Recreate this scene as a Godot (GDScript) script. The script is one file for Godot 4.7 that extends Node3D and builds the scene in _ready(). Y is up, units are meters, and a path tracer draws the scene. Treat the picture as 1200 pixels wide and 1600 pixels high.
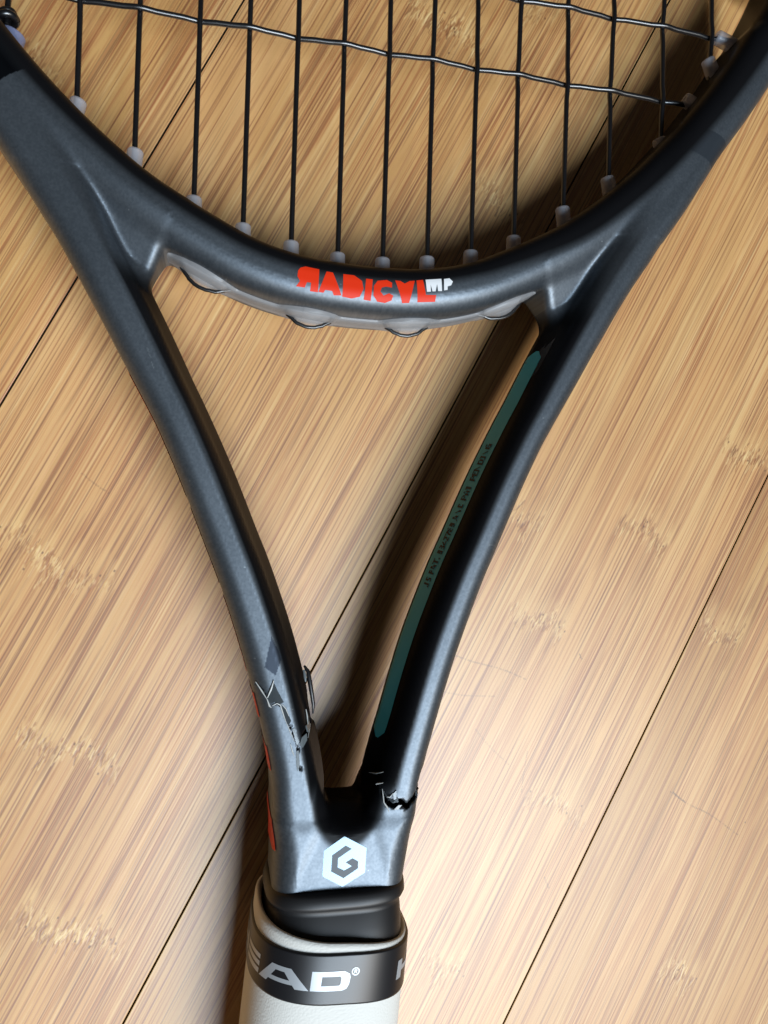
extends Node3D
# A cracked tennis racket lying on a bamboo floor, seen from close above its throat.
# Racket shapes are worked out in millimetres: x to the right, y towards the head, z up from the string plane.

const FLOOR_A := -0.015      # the floor under the racket: z = -FLOOR_H + FLOOR_A x + FLOOR_B y
const FLOOR_B := 0.024
const FLOOR_H := 19.5
const WINDOW_TURN := 0.72     # the window's wall, turned a little towards the handle
var ex: Vector3
var ey: Vector3
var en: Vector3
var rng := RandomNumberGenerator.new()
var racket: Node3D
var M := {}

# ------------------------------------------------------------------ frames of reference
func w_dir(d: Vector3) -> Vector3:
	return Vector3(d.dot(ex), d.dot(en), -d.dot(ey))

func w_pos(p: Vector3) -> Vector3:
	return w_dir(p - Vector3(0, 0, -FLOOR_H)) * 0.001

func loc(p: Vector3) -> Vector3:          # racket millimetres to the racket node's own metres
	return Vector3(p.x, p.z, -p.y) * 0.001

func ldir(p: Vector3) -> Vector3:
	return Vector3(p.x, p.z, -p.y)

# ------------------------------------------------------------------ building helpers
func mesh_of(v: PackedVector3Array, n: PackedVector3Array, idx: PackedInt32Array, uv := PackedVector2Array()) -> ArrayMesh:
	for i in range(0, idx.size(), 3):          # front faces run clockwise seen from where the normals point
		var p := v[idx[i]]
		if (v[idx[i + 1]] - p).cross(v[idx[i + 2]] - p).dot(n[idx[i]] + n[idx[i + 1]] + n[idx[i + 2]]) > 0.0:
			var k := idx[i + 1]
			idx[i + 1] = idx[i + 2]
			idx[i + 2] = k
	var a := []
	a.resize(Mesh.ARRAY_MAX)
	a[Mesh.ARRAY_VERTEX] = v
	a[Mesh.ARRAY_NORMAL] = n
	a[Mesh.ARRAY_INDEX] = idx
	if uv.size():
		a[Mesh.ARRAY_TEX_UV] = uv
	var m := ArrayMesh.new()
	m.add_surface_from_arrays(Mesh.PRIMITIVE_TRIANGLES, a)
	return m

func part(called: String, m: Mesh, mat: Material, parent: Node3D, label := "") -> MeshInstance3D:
	var o := MeshInstance3D.new()
	o.name = numbered(called, parent)
	o.mesh = m
	o.material_override = mat
	parent.add_child(o, true)
	if label:
		o.set_meta("label", label)
	return o

var used := {}
func numbered(called: String, _parent: Node) -> String:
	if not used.has(called):
		used[called] = 0
		return called
	used[called] += 1
	return "%s_%03d" % [called, used[called]]

func mat(c: Color, rough := 0.5, metal := 0.0) -> StandardMaterial3D:
	var m := StandardMaterial3D.new()
	m.albedo_color = c.linear_to_srgb()
	m.roughness = rough
	m.metallic = metal
	return m

# A tube of round section along points given in racket millimetres.
func tube(pts: PackedVector3Array, radii: PackedFloat32Array, sides := 10, capped := true) -> ArrayMesh:
	var v := PackedVector3Array()
	var n := PackedVector3Array()
	var idx := PackedInt32Array()
	var side := Vector3.ZERO
	for i in pts.size():
		var t := (pts[mini(i + 1, pts.size() - 1)] - pts[maxi(i - 1, 0)]).normalized()
		if side == Vector3.ZERO:
			side = t.cross(Vector3(0.3, 0.1, 0.95)).normalized()
		side = (side - t * side.dot(t)).normalized()
		var up := t.cross(side)
		for k in sides:
			var ang := TAU * k / sides
			var d := side * cos(ang) + up * sin(ang)
			v.append(loc(pts[i] + d * radii[mini(i, radii.size() - 1)]))
			n.append(ldir(d))
	for i in pts.size() - 1:
		for k in sides:
			var k2 := (k + 1) % sides
			idx.append_array([i * sides + k, i * sides + k2, (i + 1) * sides + k, i * sides + k2, (i + 1) * sides + k2, (i + 1) * sides + k])
	if capped:
		for e in 2:
			var base := v.size()
			var i := 0 if e == 0 else pts.size() - 1
			var t := (pts[1] - pts[0]).normalized() if e == 0 else (pts[i] - pts[i - 1]).normalized()
			v.append(loc(pts[i]))
			n.append(ldir(-t if e == 0 else t))
			for k in sides:
				v.append(v[i * sides + k])
				n.append(n[base])
			for k in sides:
				idx.append_array([base, base + 1 + k, base + 1 + (k + 1) % sides])
	return mesh_of(v, n, idx)

func curve(ctrl: Array, step := 1.0) -> PackedVector2Array:      # smooth curve through [x, y] points
	var out := PackedVector2Array()
	for i in ctrl.size() - 1:
		var p0: Vector2 = ctrl[maxi(i - 1, 0)]
		var p1: Vector2 = ctrl[i]
		var p2: Vector2 = ctrl[i + 1]
		var p3: Vector2 = ctrl[mini(i + 2, ctrl.size() - 1)]
		var cnt := maxi(2, int(p1.distance_to(p2) / step))
		for k in cnt:
			out.append(p1.cubic_interpolate(p2, p0, p3, float(k) / cnt))
	out.append(ctrl[-1])
	return out

# ------------------------------------------------------------------ the frame as a distance field
const CELL := 0.6
const X0 := -108.0
const Y0 := -83.0
const Y1 := 150.0
const Z0 := -13.8
var nx := 361
var ny := 389
var nz := 47
var d_hoop := PackedFloat32Array()
var d_leg := PackedFloat32Array()
var lat_hoop := PackedFloat32Array()    # offset from the hoop's middle line, outwards
var lat_leg := PackedFloat32Array()     # offset from the leg's middle line, towards the throat
var d_web := PackedFloat32Array()
var web_h := PackedFloat32Array()
var hoop_line: PackedVector2Array      # right half, from the middle of the bridge
var leg_line: PackedVector2Array
const HOOP_W := 5.6
const HOOP_H := 10.3
const LEG_H := 10.8
const SHAFT_H := 10.8
const INF := 1e3

func hoop_points() -> Array:
	# Inner edge of the hoop, right half.
	return [Vector2(-10, 57.7), Vector2(0, 57.3), Vector2(10, 57.7), Vector2(18, 58.9), Vector2(25.5, 61.1), Vector2(32.3, 64.2), Vector2(38.8, 67.5), Vector2(48.8, 73.3), Vector2(61, 83), Vector2(72, 93.8), Vector2(83.9, 107.8), Vector2(93.7, 121.3), Vector2(102.5, 136), Vector2(109, 150), Vector2(114.5, 166)]

func outer_x(y: float) -> float:         # outer side of leg and shaft
	var t := [[-120, 15.2], [-84, 14.7], [-76, 15.1], [-66, 16.0], [-56, 17.4], [-46, 19.8], [-35, 22.9], [-20, 27.8], [-8, 32.5], [6, 38.3], [18, 43.7], [32, 51.4], [42, 57.0], [53, 63.1], [62.5, 69.0], [76, 78.0]]
	for i in t.size() - 1:
		if y < t[i + 1][0]:
			var a: float = t[i][1]
			var b: float = t[i + 1][1]
			var pa: float = t[maxi(i - 1, 0)][1]
			var pb: float = t[mini(i + 2, t.size() - 1)][1]
			var w: float = t[i + 1][0] - t[i][0]
			var ma: float = (b - pa) / (t[i + 1][0] - t[maxi(i - 1, 0)][0])
			var mb: float = (pb - a) / (t[mini(i + 2, t.size() - 1)][0] - t[i][0])
			var u: float = (y - t[i][0]) / w
			var u2: float = u * u
			var u3: float = u2 * u
			return (2 * u3 - 3 * u2 + 1) * a + (u3 - 2 * u2 + u) * w * ma + (3 * u2 - 2 * u3) * b + (u3 - u2) * w * mb
	return 78.0

func bend(y: float) -> float:            # the cracked shaft leans a little to the left
	if y > -45.0:
		return 0.0
	if y > -80.0:
		return -pow((-45.0 - y) / 35.0, 2.0) * 1.5
	return -1.5 - (-80.0 - y) * 0.075

func prepare_field() -> void:
	var inner := curve(hoop_points(), 0.5)
	hoop_line = PackedVector2Array()
	for i in range(1, inner.size() - 1):
		var t := (inner[i + 1] - inner[i - 1]).normalized()
		hoop_line.append(inner[i] + Vector2(t.y, -t.x) * HOOP_W)
	var inx := [[-84, 6.0], [-76, 5.0], [-68, 4.0], [-60, 4.3], [-53, 5.6], [-45, 7.7], [-34.5, 10.4], [-25, 13.3], [-13, 17.6], [-5, 21.0], [6, 25.6], [12.7, 28.6], [21, 32.4], [27, 35.4], [37, 40.3], [48, 46.2]]
	var c := []
	var lw := []
	for e in inx:
		var y: float = e[0]
		var xo := outer_x(y)
		var sl := (outer_x(y + 1) - outer_x(y - 1)) / 2.0
		var cs := 1.0 / sqrt(1 + sl * sl)
		c.append(Vector2((e[1] + xo) / 2, y))
		lw.append((xo - e[1]) / 2 * cs)
	for e in [[58.0, 66.1], [69.5, 73.7], [78.0, 79.6], [86.0, 84.6], [94.0, 89.6], [103.5, 96.4], [113.0, 102.6], [120.0, 106.8]]:
		var n := Vector2(-0.80, 0.60)
		c.append(Vector2(e[1], e[0]) + n * 6.0)
		lw.append(6.0)
	leg_line = PackedVector2Array()
	var leg_w := PackedFloat32Array()
	for i in c.size() - 1:
		var seg := curve([c[maxi(i - 1, 0)], c[i], c[i + 1], c[mini(i + 2, c.size() - 1)]], 0.35)
		var p0: Vector2 = c[maxi(i - 1, 0)]
		var cnt := int((c[i] as Vector2).distance_to(c[i + 1]) / 0.45)
		for k in cnt:
			var u := float(k) / cnt
			leg_line.append((c[i] as Vector2).cubic_interpolate(c[i + 1], p0, c[mini(i + 2, c.size() - 1)], u))
			leg_w.append(lerpf(lw[i], lw[i + 1], u))
	d_hoop.resize(nx * ny)
	d_hoop.fill(12.0)
	d_leg.resize(nx * ny)
	d_leg.fill(12.0)
	lat_hoop.resize(nx * ny)
	lat_hoop.fill(-20.0)
	lat_leg.resize(nx * ny)
	lat_leg.fill(-20.0)
	for s in [1.0, -1.0]:
		for i in hoop_line.size():
			var t := (hoop_line[mini(i + 3, hoop_line.size() - 1)] - hoop_line[maxi(i - 3, 0)]).normalized()
			stamp(d_hoop, lat_hoop, hoop_line[i], Vector2(t.y, -t.x), s, HOOP_W)
		for i in leg_line.size():
			var t := (leg_line[mini(i + 3, leg_line.size() - 1)] - leg_line[maxi(i - 3, 0)]).normalized()
			stamp(d_leg, lat_leg, leg_line[i], Vector2(-t.y, t.x), s, leg_w[i])
	# the web that fills the corner between leg and hoop, sloping down from the hoop towards the leg
	d_web.resize(nx * ny)
	d_web.fill(12.0)
	web_h.resize(nx * ny)
	for at in nx * ny:
		var y := Y0 + (at / nx) * CELL
		if y < 45.0 or y > 92.0:
			continue
		var x := absf(X0 + (at % nx) * CELL)
		if lat_hoop[at] > -2.0 and lat_leg[at] > -2.0:
			var q := (x - 46.3) * -0.917 + (y - 50.6) * -0.40
			d_web[at] = maxf(q, maxf(-lat_leg[at] - 0.5, -lat_hoop[at] - 0.5))
			web_h[at] = clampf(10.1 - 0.50 * maxf(lat_hoop[at] - 0.3, 0.0), 4.5, 10.1)

func stamp(d: PackedFloat32Array, lat: PackedFloat32Array, p: Vector2, dir: Vector2, s: float, wd: float) -> void:
	var px := p.x * s + bend(p.y)
	var r := wd + 5.5
	var ia := maxi(0, int((px - r - X0) / CELL))
	var ib := mini(nx - 1, int((px + r - X0) / CELL) + 1)
	var ja := maxi(0, int((p.y - r - Y0) / CELL))
	var jb := mini(ny - 1, int((p.y + r - Y0) / CELL) + 1)
	for j in range(ja, jb + 1):
		var dy := Y0 + j * CELL - p.y
		dy *= dy
		for i in range(ia, ib + 1):
			var dx := X0 + i * CELL - px
			var q := sqrt(dx * dx + dy) - wd
			var at := j * nx + i
			if q < d[at]:
				d[at] = q
				lat[at] = dx * dir.x * s + (Y0 + j * CELL - p.y) * dir.y

func sect(d: float, z: float, h: float, r: float) -> float:
	var qx := d + r
	var qz := absf(z) - h + r
	if qx > 0.0 and qz > 0.0:
		return sqrt(qx * qx + qz * qz) - r
	return maxf(qx, qz) - r

func smin(a: float, b: float, k: float) -> float:
	var h := maxf(k - absf(a - b), 0.0) / k
	return minf(a, b) - h * h * k * 0.25

func d_shaft(x: float, y: float) -> float:
	if y > -50.0:
		return 12.0
	var xs := absf(x - bend(y))
	var a := xs - outer_x(y)
	var b := y + 63.5
	var r := 2.0
	var qa := a + r
	var qb := b + r
	if qa > 0.0 and qb > 0.0:
		return sqrt(qa * qa + qb * qb) - r
	return maxf(qa, qb) - r

var cracks := []                       # [points, half width, lowest z]

func carve(x: float, y: float, z: float, f: float) -> float:
	if y > -28.0 or y < -68.0 or x < -24.0 or x > 20.0:
		return f
	for c in cracks:
		var d := INF
		var p := Vector2(x, y)
		var pts: PackedVector2Array = c[0]
		for i in pts.size() - 1:
			d = minf(d, p.distance_to(Geometry2D.get_closest_point_to_segment(p, pts[i], pts[i + 1])))
		f = maxf(f, minf(c[1] - d, z - c[2]))
	return f

func dip(x: float, y: float) -> float:         # the top falls away into the fork of the throat
	if y < -76.0 or y > -50.0:
		return 0.0
	var e := sqrt(pow((x - bend(y)) / 9.2, 2.0) + pow((y + 60.5) / 8.6, 2.0))
	return 1.0 - smoothstep(0.35, 1.0, e)

func join(h: float, l: float, s: float, w: float, wh: float, lat: float, z: float, dp := 0.0) -> float:
	var lean := 0.38 * maxf(absf(z) - 1.0, 0.0) * smoothstep(-1.5, 4.5, lat) + 0.03 * maxf(absf(z) - 1.0, 0.0) * smoothstep(-0.8, -4.8, lat)
	var f := smin(sect(h, z, HOOP_H, 4.9), sect(l + lean, z, LEG_H, 4.2), 1.8)
	if w < 6.0:
		f = smin(f, sect(w, z, wh, 2.2), 1.8)
	if s < 11.0:
		f = smin(f, sect(s, z, SHAFT_H - 5.0 * dp, 5.2 - 2.0 * dp), 1.3)
	return f

func field(x: float, y: float, z: float) -> float:
	var fx := clampf((x - X0) / CELL, 0.0, nx - 1.001)
	var fy := clampf((y - Y0) / CELL, 0.0, ny - 1.001)
	var i := int(fx)
	var j := int(fy)
	fx -= i
	fy -= j
	var a := j * nx + i
	var h := lerpf(lerpf(d_hoop[a], d_hoop[a + 1], fx), lerpf(d_hoop[a + nx], d_hoop[a + nx + 1], fx), fy)
	var l := lerpf(lerpf(d_leg[a], d_leg[a + 1], fx), lerpf(d_leg[a + nx], d_leg[a + nx + 1], fx), fy)
	var w := lerpf(lerpf(d_web[a], d_web[a + 1], fx), lerpf(d_web[a + nx], d_web[a + nx + 1], fx), fy)
	var wh := lerpf(lerpf(web_h[a], web_h[a + 1], fx), lerpf(web_h[a + nx], web_h[a + nx + 1], fx), fy)
	var lt := lerpf(lerpf(lat_leg[a], lat_leg[a + 1], fx), lerpf(lat_leg[a + nx], lat_leg[a + nx + 1], fx), fy) if y < 70.0 else 0.0
	if y < -66.5:
		l += (-66.5 - y) * 0.25
	return join(h, l, d_shaft(x, y), w, wh, lean_at(lt, y), z, dip(x, y))

func lean_at(lat: float, y: float) -> float:      # the slanted inner side dies out towards the hoop and the shaft
	if y > 70.0 or y < -66.0:
		return -1.0
	return lat * smoothstep(70.0, 48.0, y) * smoothstep(-66.0, -54.0, y) - 0.5 * (1.0 - smoothstep(-66.0, -54.0, y) * smoothstep(70.0, 48.0, y))

func normal_at(p: Vector3) -> Vector3:
	var e := 0.35
	return Vector3(field(p.x + e, p.y, p.z) - field(p.x - e, p.y, p.z), field(p.x, p.y + e, p.z) - field(p.x, p.y - e, p.z), field(p.x, p.y, p.z + e) - field(p.x, p.y, p.z - e)).normalized()

func top_z(x: float, y: float) -> float:       # height of the frame's upper surface
	var a := 0.0
	var b := 14.0
	for k in 18:
		var m := (a + b) * 0.5
		if field(x, y, m) < 0.0:
			a = m
		else:
			b = m
	return a

func wall(origin: Vector2, dir: Vector2, z: float) -> Vector3:    # from inside the frame outwards along dir to its side
	var a := 0.0
	var b := 12.0
	for k in 18:
		var m := (a + b) * 0.5
		if field(origin.x + dir.x * m, origin.y + dir.y * m, z) < 0.0:
			a = m
		else:
			b = m
	return Vector3(origin.x + dir.x * a, origin.y + dir.y * a, z)

func frame_uv(x: float, y: float) -> Vector2:
	return Vector2((x + 110.0) / 224.0, (152.0 - y) / 240.0)

func frame_mesh() -> ArrayMesh:
	var sz := nx * ny
	var f := PackedFloat32Array()
	f.resize(sz * nz)
	f.fill(9.0)
	var active := PackedInt32Array()
	for j in ny:
		var y := Y0 + j * CELL
		for i in nx:
			var x := X0 + i * CELL
			var at := j * nx + i
			var h := d_hoop[at]
			var l := d_leg[at]
			var s := d_shaft(x, y)
			if y < -66.5:
				l += (-66.5 - y) * 0.25
			var dp := dip(x, y)
			var m := minf(minf(h, l), minf(s, d_web[at]))
			if m > 1.5:
				continue
			active.append(at)
			var deep := m < -5.5 and y < 40.0 and not (y > -68.0 and y < -28.0)
			for k in nz:
				var z := Z0 + k * CELL
				if deep and absf(z) < 8.0:
					f[k * sz + at] = -3.0
				else:
					f[k * sz + at] = carve(x, y, z, join(h, l, s, d_web[at], web_h[at], lean_at(lat_leg[at], y), z, dp))
	# close the two ends of the piece
	for k in nz:
		for i in nx:
			f[k * sz + i] = maxf(f[k * sz + i], 0.3)
			f[k * sz + (ny - 1) * nx + i] = maxf(f[k * sz + (ny - 1) * nx + i], 0.3)
	var verts := PackedVector3Array()
	var norms := PackedVector3Array()
	var uvs := PackedVector2Array()
	var idx := PackedInt32Array()
	var cellv := {}
	var seen := {}
	var offs := [0, 1, nx, nx + 1, sz, sz + 1, sz + nx, sz + nx + 1]
	var edges := [[0, 1], [2, 3], [4, 5], [6, 7], [0, 2], [1, 3], [4, 6], [5, 7], [0, 4], [1, 5], [2, 6], [3, 7]]
	for at0 in active:
		for nb in [0, -1, -nx, -nx - 1]:
			var at: int = at0 + nb
			if seen.has(at):
				continue
			seen[at] = true
			var i := at % nx
			var j := at / nx
			if i >= nx - 1 or j >= ny - 1 or i < 0 or j < 0:
				continue
			for k in nz - 1:
				var b := k * sz + at
				var f0 := f[b]
				var neg := f0 < 0.0
				var f1 := f[b + 1]
				var f2 := f[b + nx]
				var f3 := f[b + nx + 1]
				var f4 := f[b + sz]
				var f5 := f[b + sz + 1]
				var f6 := f[b + sz + nx]
				var f7 := f[b + sz + nx + 1]
				if (f1 < 0.0) == neg and (f2 < 0.0) == neg and (f3 < 0.0) == neg and (f4 < 0.0) == neg and (f5 < 0.0) == neg and (f6 < 0.0) == neg and (f7 < 0.0) == neg:
					continue
				var fv := [f0, f1, f2, f3, f4, f5, f6, f7]
				var sum := Vector3.ZERO
				var cnt := 0
				for e in edges:
					var a: float = fv[e[0]]
					var c: float = fv[e[1]]
					if (a < 0.0) != (c < 0.0):
						var t := a / (a - c)
						var pa := Vector3(e[0] & 1, (e[0] >> 1) & 1, e[0] >> 2)
						var pc := Vector3(e[1] & 1, (e[1] >> 1) & 1, e[1] >> 2)
						sum += pa.lerp(pc, t)
						cnt += 1
				sum /= cnt
				var p := Vector3(X0 + (i + sum.x) * CELL, Y0 + (j + sum.y) * CELL, Z0 + (k + sum.z) * CELL)
				var g := Vector3(
					lerpf(lerpf(f1 - f0, f3 - f2, sum.y), lerpf(f5 - f4, f7 - f6, sum.y), sum.z),
					lerpf(lerpf(f2 - f0, f3 - f1, sum.x), lerpf(f6 - f4, f7 - f5, sum.x), sum.z),
					lerpf(lerpf(f4 - f0, f5 - f1, sum.x), lerpf(f6 - f2, f7 - f3, sum.x), sum.y)).normalized()
				cellv[b] = verts.size()
				verts.append(loc(p))
				norms.append(ldir(g))
				uvs.append(frame_uv(p.x, p.y))
	# quads round every crossed edge
	for at in active:
		for k in nz:
			var b := k * sz + at
			var a := f[b]
			for axis in 3:
				var st: int = [1, nx, sz][axis]
				if b + st >= f.size():
					continue
				var c := f[b + st]
				if (a < 0.0) == (c < 0.0):
					continue
				var u: int = [nx, sz, 1][axis]
				var v: int = [sz, 1, nx][axis]
				var q0 = cellv.get(b - u - v)
				var q1 = cellv.get(b - v)
				var q2 = cellv.get(b)
				var q3 = cellv.get(b - u)
				if q0 == null or q1 == null or q2 == null or q3 == null:
					continue
				if a < 0.0:
					idx.append_array([q0, q2, q1, q0, q3, q2])
				else:
					idx.append_array([q0, q1, q2, q0, q2, q3])
	return mesh_of(verts, norms, idx, uvs)

# ------------------------------------------------------------------ prints that lie on a surface
func split_tris(tris: Array, most: float) -> Array:
	var out := []
	var stack := tris.duplicate()
	while stack.size():
		var t: Array = stack.pop_back()
		var a: Vector2 = t[0]
		var b: Vector2 = t[1]
		var c: Vector2 = t[2]
		var ab := a.distance_to(b)
		var bc := b.distance_to(c)
		var ca := c.distance_to(a)
		var m := maxf(ab, maxf(bc, ca))
		if m <= most:
			out.append(t)
		elif m == ab:
			var h := (a + b) * 0.5
			stack.append([a, h, c])
			stack.append([h, b, c])
		elif m == bc:
			var h := (b + c) * 0.5
			stack.append([a, b, h])
			stack.append([a, h, c])
		else:
			var h := (c + a) * 0.5
			stack.append([a, b, h])
			stack.append([h, b, c])
	return out

func poly(flat: Array) -> PackedVector2Array:
	var p := PackedVector2Array()
	for i in range(0, flat.size(), 2):
		p.append(Vector2(flat[i], flat[i + 1]))
	return p

func tris_of(p: PackedVector2Array) -> Array:
	var t := Geometry2D.triangulate_polygon(p)
	if t.is_empty():
		push_error("polygon could not be triangulated")
	var out := []
	for i in range(0, t.size(), 3):
		out.append([p[t[i]], p[t[i + 1]], p[t[i + 2]]])
	return out

# lay(point) gives [position, normal] on the surface in racket millimetres
func print_mesh(tris: Array, most: float, lift: float, lay: Callable) -> ArrayMesh:
	var v := PackedVector3Array()
	var n := PackedVector3Array()
	var idx := PackedInt32Array()
	var known := {}
	for t in split_tris(tris, most):
		var ids := []
		for q in t:
			var key: Vector2 = (q as Vector2).snappedf(0.001)
			if not known.has(key):
				known[key] = v.size()
				var pn: Array = lay.call(q)
				v.append(loc(pn[0] + pn[1] * lift))
				n.append(ldir(pn[1]))
			ids.append(known[key])
		var fn := (v[ids[1]] - v[ids[0]]).cross(v[ids[2]] - v[ids[0]])
		if fn.dot(n[ids[0]]) > 0.0:
			idx.append_array([ids[0], ids[2], ids[1]])
		else:
			idx.append_array(ids)
	return mesh_of(v, n, idx)

func on_top(q: Vector2) -> Array:
	var p := Vector3(q.x, q.y, top_z(q.x, q.y))
	return [p, normal_at(p)]

func leg_at(y: float, side: float) -> Array:           # [centre of the leg, unit direction towards the throat opening]
	var best := 0
	var lo := 0
	var hi := leg_line.size() - 1
	while hi - lo > 1:
		best = (lo + hi) / 2
		if leg_line[best].y < y:
			lo = best
		else:
			hi = best
	var t := (leg_line[mini(lo + 6, leg_line.size() - 1)] - leg_line[maxi(lo - 6, 0)]).normalized()
	return [Vector2(leg_line[lo].x * side + bend(leg_line[lo].y), leg_line[lo].y), Vector2(-t.y * side, t.x)]

func on_inner_wall(side: float, q: Vector2) -> Array:    # q = (y of the leg's centre, z)
	var la := leg_at(q.x, side)
	var p := wall(la[0], la[1], q.y)
	return [p, normal_at(p)]

func on_outer_wall(side: float, q: Vector2) -> Array:
	var la := leg_at(q.x, side)
	var p := wall(la[0], -la[1], q.y)
	return [p, normal_at(p)]

# ------------------------------------------------------------------ handle sections
func ring_point(y: float, a: float, b: float, phi: float, ex_n := 2.7) -> Vector3:
	var c := cos(phi)
	var s := sin(phi)
	return Vector3(bend(y) + a * signf(c) * pow(absf(c), 2.0 / ex_n), y, b * signf(s) * pow(absf(s), 2.0 / ex_n))

# rings: [y at the left, y at the right, half width, half height]
func loft(rings: Array, seg := 96, ex_n := 2.7, uvs := true) -> ArrayMesh:
	var grid := []
	for r in rings:
		var row := PackedVector3Array()
		for k in seg + 1:
			var phi := TAU * k / seg
			var y: float = lerpf(r[0], r[1], 0.5 + 0.5 * cos(phi)) - (r[4] if r.size() > 4 else 0.0) * maxf(0.0, sin(phi))
			row.append(ring_point(y, r[2], r[3], phi, ex_n))
		grid.append(row)
	var v := PackedVector3Array()
	var n := PackedVector3Array()
	var uv := PackedVector2Array()
	var idx := PackedInt32Array()
	for i in rings.size():
		for k in seg + 1:
			var k1 := (k + 1) % seg
			var k0 := (k - 1 + seg) % seg
			var du: Vector3 = grid[i][k1] - grid[i][k0]
			var dv: Vector3 = grid[mini(i + 1, rings.size() - 1)][k] - grid[maxi(i - 1, 0)][k]
			v.append(loc(grid[i][k]))
			n.append(ldir(du.cross(dv).normalized()))
			uv.append(Vector2(float(k) / seg * 4.0, grid[i][k].y / 28.0))
	for i in rings.size() - 1:
		for k in seg:
			var a := i * (seg + 1) + k
			var b := a + seg + 1
			idx.append_array([a, b, a + 1, a + 1, b, b + 1])
	return mesh_of(v, n, idx, uv)

# ------------------------------------------------------------------ textures
func frame_texture() -> Array:
	var wd := 1120
	var hg := 1200
	var noise := FastNoiseLite.new()
	noise.seed = 5
	noise.noise_type = FastNoiseLite.TYPE_VALUE
	noise.frequency = 0.55
	var grain := noise.get_image(wd, hg, false, false, true).get_data()
	noise.frequency = 0.02
	var cloud := noise.get_image(wd, hg, false, false, true).get_data()
	var px := PackedByteArray()
	px.resize(wd * hg * 3)
	for j in hg:
		for i in wd:
			var at := j * wd + i
			var g := (grain[at] - 128) * 0.09 + (cloud[at] - 128) * 0.03
			px[at * 3] = clampi(int(101 + g), 0, 255)
			px[at * 3 + 1] = clampi(int(108 + g), 0, 255)
			px[at * 3 + 2] = clampi(int(115 + g), 0, 255)
	var im := Image.create_from_data(wd, hg, false, Image.FORMAT_RGB8, px)
	var metal := Image.create(wd, hg, false, Image.FORMAT_RGB8)      # red: metal, green: roughness
	metal.fill(Color(0.85, 0.46, 0))
	for k in 260:                  # dust and small rubs
		var p := Vector2i(rng.randi_range(0, wd - 4), rng.randi_range(0, hg - 4))
		im.fill_rect(Rect2i(p, Vector2i(rng.randi_range(1, 2), 1)), Color8(150, 156, 160))
	for k in 26:
		var p := Vector2(rng.randf_range(0, wd), rng.randf_range(0, hg))
		var d := Vector2.from_angle(rng.randf() * TAU)
		for q in rng.randi_range(8, 40):
			var c := p + d * q
			if c.x > 1 and c.y > 1 and c.x < wd - 1 and c.y < hg - 1 and rng.randf() < 0.75:
				im.set_pixel(int(c.x), int(c.y), Color8(128, 135, 140))
	# black lacquer bands across the hoop, and the darker stripes on the left leg
	var dark := Color8(80, 87, 95)
	for j in hg:
		var y := 152.0 - j / 5.0
		if y < 70.0:
			break
		for i in wd:
			var x := i / 5.0 - 110.0
			var s := absf(x) * 0.62 + y * 0.78
			if x < 0 and s > 113.0 and s < 160.0:
				im.set_pixel(i, j, Color8(24, 26, 30))
			elif x > 0:
				var bow := 0.02 * pow((x - 92.0) * 0.78 - (y - 90.0) * 0.62, 2.0)
				if s + bow > 124.0 and s + bow < 131.5:
					im.set_pixel(i, j, dark)
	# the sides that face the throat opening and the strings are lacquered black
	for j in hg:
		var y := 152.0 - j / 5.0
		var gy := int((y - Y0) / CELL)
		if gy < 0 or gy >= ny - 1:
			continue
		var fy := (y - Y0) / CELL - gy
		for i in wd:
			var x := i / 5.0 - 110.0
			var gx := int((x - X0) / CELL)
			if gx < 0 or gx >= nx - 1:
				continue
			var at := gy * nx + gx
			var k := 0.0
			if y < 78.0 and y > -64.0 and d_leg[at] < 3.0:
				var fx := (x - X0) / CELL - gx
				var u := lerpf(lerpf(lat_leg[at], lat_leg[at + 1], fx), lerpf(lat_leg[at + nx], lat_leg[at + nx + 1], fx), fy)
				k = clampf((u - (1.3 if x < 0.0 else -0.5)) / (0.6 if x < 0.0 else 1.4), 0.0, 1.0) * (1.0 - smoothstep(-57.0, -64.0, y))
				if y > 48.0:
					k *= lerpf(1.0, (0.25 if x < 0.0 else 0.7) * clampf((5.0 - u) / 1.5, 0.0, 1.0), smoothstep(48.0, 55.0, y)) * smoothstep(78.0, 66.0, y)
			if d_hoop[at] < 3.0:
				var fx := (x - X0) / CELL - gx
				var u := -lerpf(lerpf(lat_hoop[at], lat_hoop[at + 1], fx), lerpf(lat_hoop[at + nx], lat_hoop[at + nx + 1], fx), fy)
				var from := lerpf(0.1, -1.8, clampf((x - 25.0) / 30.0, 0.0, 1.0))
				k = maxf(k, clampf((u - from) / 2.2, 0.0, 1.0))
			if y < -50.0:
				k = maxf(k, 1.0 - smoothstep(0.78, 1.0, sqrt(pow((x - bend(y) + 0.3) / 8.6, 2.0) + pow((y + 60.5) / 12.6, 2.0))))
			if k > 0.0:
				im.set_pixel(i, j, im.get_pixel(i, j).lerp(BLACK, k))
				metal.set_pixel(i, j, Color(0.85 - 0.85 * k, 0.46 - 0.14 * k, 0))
	fill_poly(im, poly([-18.6, -25.5, -16.2, -30.1, -17.4, -33.8, -19.8, -32.0]), Color8(58, 64, 73))
	for c in cracks:
		for i in c[0].size() - 1:
			var a: Vector2 = c[0][i]
			var b: Vector2 = c[0][i + 1]
			var cnt := int(a.distance_to(b) / 0.15) + 1
			for k in cnt:
				var p := a.lerp(b, float(k) / cnt) + Vector2(rng.randf_range(-0.25, 0.25), rng.randf_range(-0.25, 0.25))
				im.fill_rect(Rect2i(int((p.x + 110.0) * 5.0) - 1, int((152.0 - p.y) * 5.0) - 1, 3 if c[1] > 0.3 else 1, 3 if c[1] > 0.3 else 1), Color8(20, 20, 22))
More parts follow.
